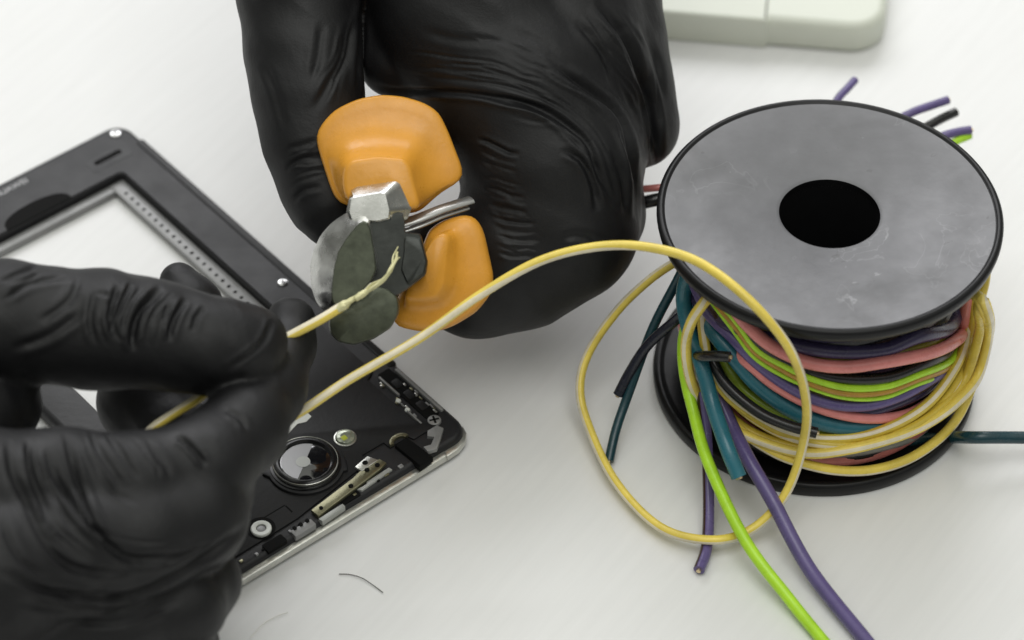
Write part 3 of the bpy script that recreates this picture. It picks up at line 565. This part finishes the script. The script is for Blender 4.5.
# ------------------------------------------------------------------ gloved hands
def sminp(a, b, k):
    h = np.clip(.5+.5*(b-a)/k, 0, 1); return b+(a-b)*h-k*h*(1-h)
def hand_mesh(chains, vox, kin=.35, kout=.22):
    """one continuous skin round chains of joints [(point, radius), ...]"""
    allp = np.array([p for ch in chains for p, r in ch]); allr = np.array([r for ch in chains for p, r in ch])
    lo = (allp-allr[:, None]).min(0)-.5; hi = (allp+allr[:, None]).max(0)+.5
    nx, ny, nz = np.ceil((hi-lo)/vox).astype(int)+1
    X = np.stack(np.meshgrid(*(lo[i]+vox*np.arange(n_) for i, n_ in enumerate((nx, ny, nz))), indexing='ij'), -1).astype(np.float32)
    D = None
    for ch in chains:
        d = None
        for (a, ra), (b, rb) in zip(ch[:-1], ch[1:]):
            a = np.array(a, np.float32); ba = np.array(b, np.float32)-a
            pa = X-a; t = np.clip((pa @ ba)/float(ba @ ba), 0, 1)
            s = np.sqrt(((pa-t[..., None]*ba)**2).sum(-1))-(ra+(rb-ra)*t)
            d = s if d is None else sminp(d, s, kin)
        D = d if D is None else sminp(D, d, kout)
    # surface nets
    sgn = D < 0
    c = [sgn[i:nx-1+i, j:ny-1+j, k:nz-1+k] for i in (0, 1) for j in (0, 1) for k in (0, 1)]
    cnt = sum(q.astype(np.int8) for q in c); act = (cnt > 0) & (cnt < 8)
    idx = -np.ones(act.shape, np.int64); I = np.argwhere(act); idx[act] = np.arange(len(I))
    acc = np.zeros((len(I), 3)); num = np.zeros(len(I)); off = [(i, j, k) for i in (0, 1) for j in (0, 1) for k in (0, 1)]
    val = {o: D[I[:, 0]+o[0], I[:, 1]+o[1], I[:, 2]+o[2]] for o in off}
    for o in off:
        for ax in range(3):
            if o[ax] == 0:
                o2 = list(o); o2[ax] = 1; o2 = tuple(o2); v0, v1 = val[o], val[o2]; x = (v0 < 0) != (v1 < 0)
                t = np.where(x, v0/np.where(x, v0-v1, 1), 0); p = np.tile(np.array(o, float), (len(I), 1)); p[:, ax] = t
                acc += p*x[:, None]; num += x
    V = lo+vox*(I+acc/num[:, None])
    F = []
    for ax in range(3):
        a1, a2 = (ax+1) % 3, (ax+2) % 3
        sl0 = [slice(1, None)]*3; sl1 = [slice(1, None)]*3
        s0 = np.take(sgn, range(0, sgn.shape[ax]-1), ax); s1 = np.take(sgn, range(1, sgn.shape[ax]), ax)
        E = np.argwhere(s0 != s1); E = E[(E[:, a1] > 0) & (E[:, a2] > 0) & (E[:, a1] < act.shape[a1]) & (E[:, a2] < act.shape[a2])]
        q = []
        for da, db in ((1, 1), (0, 1), (0, 0), (1, 0)):
            e = E.copy(); e[:, a1] -= da; e[:, a2] -= db; q.append(idx[e[:, 0], e[:, 1], e[:, 2]])
        q = np.stack(q, 1); flip = s1[E[:, 0], E[:, 1], E[:, 2]]; q[flip] = q[flip][:, ::-1]; F.append(q)
    F = np.concatenate(F); F = F[(F >= 0).all(1)]
    return V, F
def relax(V, F, it=3, lam=.5):
    e = np.concatenate([F[:, [0, 1]], F[:, [1, 2]], F[:, [2, 3]], F[:, [3, 0]]]); e = np.concatenate([e, e[:, ::-1]])
    deg = np.bincount(e[:, 0], minlength=len(V)).astype(float)
    for _ in range(it):
        s = np.stack([np.bincount(e[:, 0], V[e[:, 1], k], len(V)) for k in range(3)], 1)/deg[:, None]; V = V+lam*(s-V)
    return V
def subdivide(V, F):
    e = np.sort(np.concatenate([F[:, [k, (k+1) % 4]] for k in range(4)]), 1); key = e[:, 0].astype(np.int64)*len(V)+e[:, 1]
    u, inv = np.unique(key, return_inverse=True); a, b = u//len(V), u % len(V); n = len(V); m = len(F)
    E = n+inv.reshape(4, m); C = n+len(u)+np.arange(m)
    W = np.concatenate([V, (V[a]+V[b])/2, V[F].mean(1)])
    return W, np.concatenate([np.stack([F[:, k], E[k], C, E[(k+3) % 4]], 1) for k in range(4)])
def between(A, B, ts, wpx, dep):
    """finer folds laid between two creases"""
    f = lambda P: (lambda q: q[np.linspace(0, len(q)-1, 7).astype(int)])(spline(np.array([(x, y, 0) for x, y in P], float), 2)[:, :2])
    a, b = f(A), f(B); out = []
    for t in ts:
        k0, k1 = sorted(rng.choice(7, 2, replace=False))
        if k1-k0 < 3: k0, k1 = 0, 6
        q = a*(1-t)+b*t+rng.normal(size=(7, 2))*1.2; out.append((q[k0:k1+1], wpx*rng.uniform(.7, 1.3), dep*rng.uniform(.6, 1.3)))
    return out
def normals(V, F):
    n = np.cross(V[F[:, 2]]-V[F[:, 0]], V[F[:, 3]]-V[F[:, 1]]); N = np.zeros_like(V)
    for k in range(4):
        for j in range(3): N[:, j] += np.bincount(F[:, k], n[:, j], len(V))
    return N/(np.linalg.norm(N, axis=1)[:, None]+1e-12)
def segdist(Q, poly):
    best = np.full(len(Q), 1e9); side = np.zeros(len(Q)); par = np.zeros(len(Q)); poly = spline(np.array([(x, y, 0) for x, y in poly], float), 9)[:, :2]
    for i in range(len(poly)-1):
        a, b = poly[i], poly[i+1]; ba = b-a; t = np.clip(((Q-a) @ ba)/(ba @ ba), 0, 1); r = Q-a-t[:, None]*ba
        d = np.hypot(r[:, 0], r[:, 1]); m = d < best; best[m] = d[m]
        side[m] = np.sign(ba[0]*r[m, 1]-ba[1]*r[m, 0]); par[m] = (i+t[m])/(len(poly)-1)
    return best*side, par
def wrinkle(V, F, creases, zmin=None):
    """press folds into the rubber: each crease is a groove with a soft ridge beside it"""
    N = normals(V, F); Q0, Z = px_of(V)
    tocam = CAM-V; tocam /= np.linalg.norm(tocam, axis=1)[:, None]; face = np.clip(((N*tocam).sum(1)-.05)/.25, 0, 1)
    sel = np.where(face > 0)[0]; disp = np.zeros(len(V))
    for poly, wpx, dep in creases:
        poly = np.asarray(poly, float); wpx = wpx*.72; mg = 5*wpx
        k = sel[((Q0[sel] > poly.min(0)-mg) & (Q0[sel] < poly.max(0)+mg)).all(1)]
        if not len(k): continue
        d, t = segdist(Q0[k], poly); end = np.clip(np.minimum(t, 1-t)*5, 0.0, 1)
        x = d/wpx
        disp[k] += end*dep*(-np.exp(-x*x)+.62*np.exp(-((x-1.7)/1.1)**2)+.28*np.exp(-((x+1.9)/1.2)**2))
    return V+N*(disp*face)[:, None]
def folds(V, F, amp, fx, dirs):
    """small stretch folds everywhere, running across dirs"""
    N = normals(V, F); d = np.array(dirs[0], float); d /= np.linalg.norm(d); e = np.array(dirs[1], float); e -= d*(e @ d); e /= np.linalg.norm(e); g = np.cross(d, e)
    L = np.stack([V @ d, V @ e, V @ g], 1); R = np.random.default_rng(8)
    def nz(f, k=9):
        o = np.zeros(len(V))
        for _ in range(k):
            q = R.normal(size=3)*np.array(f); o += np.sin(L @ q+R.uniform(0, 6.28)+1.1*np.sin(L @ (q[[1, 2, 0]]*.7)+R.uniform(0, 6.28)))
        return o/math.sqrt(k)
    m = 1/(1+np.exp(-2.2*nz((.8, .5, .8)))); a = nz((5*fx, 1.2*fx, 2*fx)); b = nz((11*fx, 2.4*fx, 4*fx))
    return V+N*(amp*m*(np.tanh(a)-.5*np.abs(a)+.30*b))[:, None]
def rz(px, py, z, rp):
    p = at(px, py, z); return (p, rp*((p-CAM) @ DIR)/FPX)
def rd(px, py, dd, rp): p = pl(px, py, dd); return (p, rp*(D0-dd)/FPX)

# hand holding the wire: thumb above, bent forefinger below
LH = [
    [rz(-330, 330, 7.2, 70), rz(-150, 345, 7.0, 72), rz(-60, 322, 6.9, 62), rz(5, 322, 6.7, 60), rz(60, 328, 6.5, 57), rz(105, 330, 6.4, 58.5), rz(155, 335, 6.2, 55), rz(205, 345, 6.0, 48), rz(238, 345, 5.9, 44), rz(256, 342, 5.85, 33)],   # thumb
    [rz(-200, 470, 6.0, 110), rz(-110, 440, 5.8, 80), rz(-40, 420, 5.3, 62), rz(-15, 400, 5.2, 58)],                                                      # ball of the thumb
    [rz(-160, 540, 5.6, 120), rz(-30, 510, 5.6, 84), rz(60, 492, 5.5, 63), rz(130, 489, 5.4, 54), rz(203, 468, 5.2, 49), rz(244, 428, 5.0, 43), rz(272, 390, 4.8, 33), rz(288, 345, 4.6, 26), rz(291, 322, 4.6, 25)],  # forefinger
    [rz(-120, 600, 5.2, 120), rz(-10, 575, 5.2, 82), rz(70, 552, 5.1, 66), rz(140, 535, 4.9, 58), rz(190, 515, 4.7, 56), rz(205, 490, 4.3, 50)],          # middle finger
    [rz(-110, 660, 4.4, 110), rz(20, 640, 3.7, 62), rz(110, 625, 3.4, 48), rz(180, 605, 3.1, 44), rz(200, 582, 2.9, 38), rz(190, 560, 2.9, 36)],          # ring finger
    [rz(-110, 720, 3.8, 100), rz(30, 700, 2.7, 55), rz(120, 690, 2.3, 44), rz(180, 670, 2.0, 40), rz(185, 645, 1.9, 36)],                                 # little finger
    [rz(205, 470, 3.4, 36), rz(175, 440, 3.3, 40), rz(142, 402, 3.5, 42), rz(170, 345, 4.3, 36), rz(190, 305, 4.8, 30), rz(179, 282, 5.0, 20)],                                 # middle fingertip behind the thumb
    [rz(-420, 480, 6.6, 160), rz(-190, 560, 5.6, 145)],                                                                                                  # palm to wrist
    [rz(-520, 475, 7.0, 150), rz(-420, 480, 6.6, 150)],
]
V, F = hand_mesh(LH, .075, .32, .13); V = relax(V, F, 2); V, F = subdivide(V, F); V = relax(V, F, 2)
LC = [([(119, 284), (110, 310), (110, 324), (114, 340)], 5, .10), ([(163, 286), (148, 302), (138, 314), (132, 337), (134, 352)], 6, .15), ([(187, 297), (177, 313), (171, 327), (169, 342)], 5, .12),
      ([(132, 282), (124, 300), (118, 318)], 4, .06), ([(205, 305), (196, 318), (192, 332)], 4, .05), ([(0, 283), (20, 273), (39, 267)], 4, .07), ([(10, 350), (50, 335), (85, 310)], 7, .06), ([(80, 275), (70, 300), (40, 322)], 6, .05),
      ([(0, 302), (30, 285), (70, 276)], 5, .05), ([(275, 316), (262, 345), (225, 372)], 5, .05), ([(95, 290), (90, 320), (96, 345)], 5, .05),
      ([(7, 440), (12, 470), (20, 489), (43, 538), (66, 564), (98, 573), (138, 569)], 6, .13), ([(66, 432), (73, 465), (80, 489), (95, 528), (118, 553), (141, 559), (190, 554)], 6, .15),
      ([(176, 436), (190, 446), (198, 455), (206, 466)], 4.5, .12), ([(0, 571), (49, 591), (115, 597), (164, 581), (213, 551), (250, 522)], 6, .16), ([(15, 600), (45, 607), (82, 610), (131, 603)], 6, .08),
      ([(46, 447), (50, 465), (59, 486), (85, 522), (105, 540)], 5, .11), ([(28, 440), (29, 462), (36, 489), (50, 520)], 5, .10), ([(88, 430), (100, 455), (125, 490)], 5, .06), ([(105, 430), (118, 452), (140, 480)], 5, .05),
      ([(146, 440), (160, 458), (172, 478)], 5, .04), ([(0, 520), (20, 560), (50, 578)], 6, .07), ([(225, 410), (240, 418), (248, 430)], 4, .06), ([(60, 620), (120, 622), (180, 600)], 6, .06)]
X = []
for a, b, k in ((0, 1, 4), (1, 2, 4), (2, 10, 2), (4, 5, 3), (8, 5, 3), (16, 11, 3), (17, 16, 4), (16, 12, 4), (18, 19, 3), (12, 18, 3), (14, 15, 4), (14, 12, 4), (3, 0, 3), (19, 20, 3)):
    X += between(LC[a][0], LC[b][0], rng.uniform(.1, .9, k), 2.8, .024)
V = wrinkle(V, F, [(p_, w_*.9, d_*.8) for p_, w_, d_ in LC]+X); V = folds(V, F, .035, .55, ((1, .5, .2), (-.5, 1, .4)))
tag(obj('gloved_hand', V, F, M['glove'], sharp=0), 'hand in black glove pinching the yellow wire between thumb and bent forefinger', 'hand', 'hands in black gloves')

# fist round the cutters: thumb at the side, forefinger curled in front
RH = [
    [rd(330, -330, -4.2, 95), rd(305, -110, -2.6, 70), rd(300, -10, -2.0, 61), rd(303, 50, -1.7, 56), rd(308, 95, -1.5, 53), rd(314, 140, -1.4, 49), rd(324, 185, -1.3, 42), rd(333, 207, -1.2, 37), rd(338, 216, -1.2, 30)],        # thumb
    [rd(440, -330, -4.2, 130), rd(455, -60, -2.9, 108), rd(470, 10, -2.6, 96), rd(520, 90, -2.3, 92), rd(552, 165, -2.2, 88), rd(556, 222, -2.3, 81), rd(512, 255, -2.4, 75), rd(475, 275, -2.5, 60), rd(440, 268, -2.4, 52)],  # forefinger
    [rd(392, -40, -2.9, 34), rd(389, 25, -2.8, 32), rd(396, 60, -2.7, 34), rd(440, 62, -2.8, 48), rd(490, 85, -2.6, 70)],
    [rd(500, -330, -4.6, 130), rd(540, -40, -3.4, 100), rd(565, 60, -3.0, 86), rd(585, 150, -2.9, 60), rd(597, 215, -3.0, 45), rd(575, 255, -3.1, 45)],   # middle finger
    [rd(560, -330, -5.0, 110), rd(580, -40, -4.2, 84), rd(606, 40, -3.6, 58), rd(622, 90, -3.5, 50), rd(637, 126, -3.6, 39), rd(618, 128, -3.9, 36)],     # ring finger
    [rd(442, -520, -6.4, 140), rd(450, -330, -4.8, 150)],
]
V, F = hand_mesh(RH, .08, .40, .14); V = relax(V, F, 2); V, F = subdivide(V, F); V = relax(V, F, 2)
RC = [([(366, -10), (362, 15), (361, 40), (359, 66), (360, 90)], 6, .14), ([(350, 20), (346, 40), (341, 62), (325, 91), (312, 113)], 8, .07), ([(322, 20), (318, 50), (312, 80)], 7, .05),
      ([(370, 84), (390, 89), (411, 91), (466, 93), (520, 102), (565, 125), (592, 150)], 5, .10), ([(478, 97), (516, 102), (548, 111), (573, 129), (588, 144), (602, 180), (620, 212)], 6, .13),
      ([(545, 54), (563, 72), (588, 90), (613, 108), (627, 133), (637, 180), (638, 222)], 7, .19), ([(596, 0), (612, 20), (626, 40), (640, 74), (650, 108), (655, 144), (657, 172)], 8, .26),
      ([(476, 139), (490, 143), (507, 152), (520, 154)], 4, .09), ([(480, 160), (497, 166), (518, 172)], 4, .06), ([(484, 186), (498, 190), (514, 197), (526, 198)], 4, .08), ([(487, 203), (505, 209), (528, 212)], 4, .07), ([(492, 216), (512, 222), (536, 223)], 4, .06), ([(496, 234), (515, 240), (540, 240)], 4, .06), ([(498, 252), (515, 257), (535, 255)], 4, .05),
      ([(560, 150), (575, 155), (586, 166), (594, 185), (598, 212)], 6, .12), ([(512, 30), (545, 45), (580, 75)], 8, .06), ([(420, 30), (460, 40), (510, 40)], 8, .04), ([(575, 20), (600, 50), (616, 85)], 7, .08), ([(640, 20), (655, 60), (664, 100)], 6, .08),
      ([(262, 60), (275, 90), (285, 130)], 7, .04), ([(285, 168), (300, 160), (330, 158)], 5, .06), ([(292, 200), (305, 190), (322, 186)], 5, .05), ([(286, 150), (300, 145), (318, 140)], 5, .04), ([(560, 240), (580, 235), (600, 245)], 7, .05), ([(610, 150), (622, 180), (626, 215)], 5, .08)]
X = []
for a, b, k in ((3, 4, 5), (4, 5, 6), (5, 6, 7), (0, 1, 3), (1, 2, 3), (7, 8, 3), (8, 9, 4), (9, 10, 3), (10, 11, 3), (11, 12, 3), (12, 13, 3), (14, 4, 4), (15, 16, 4), (3, 16, 5), (17, 6, 4), (18, 6, 4), (15, 3, 5), (20, 21, 3), (20, 22, 3)):
    X += between(RC[a][0], RC[b][0], rng.uniform(.1, .9, k), 2.6, .017)
V = wrinkle(V, F, [(p_, w_*.8, d_*.72) for p_, w_, d_ in RC]+X); V = folds(V, F, .030, .55, ((.4, .6, .6), (1, -.3, -.3)))
tag(obj('gloved_hand', V, F, M['glove'], sharp=0), 'fist in black glove gripping the orange-handled cutters, at the top of the photo', 'hand', 'hands in black gloves')
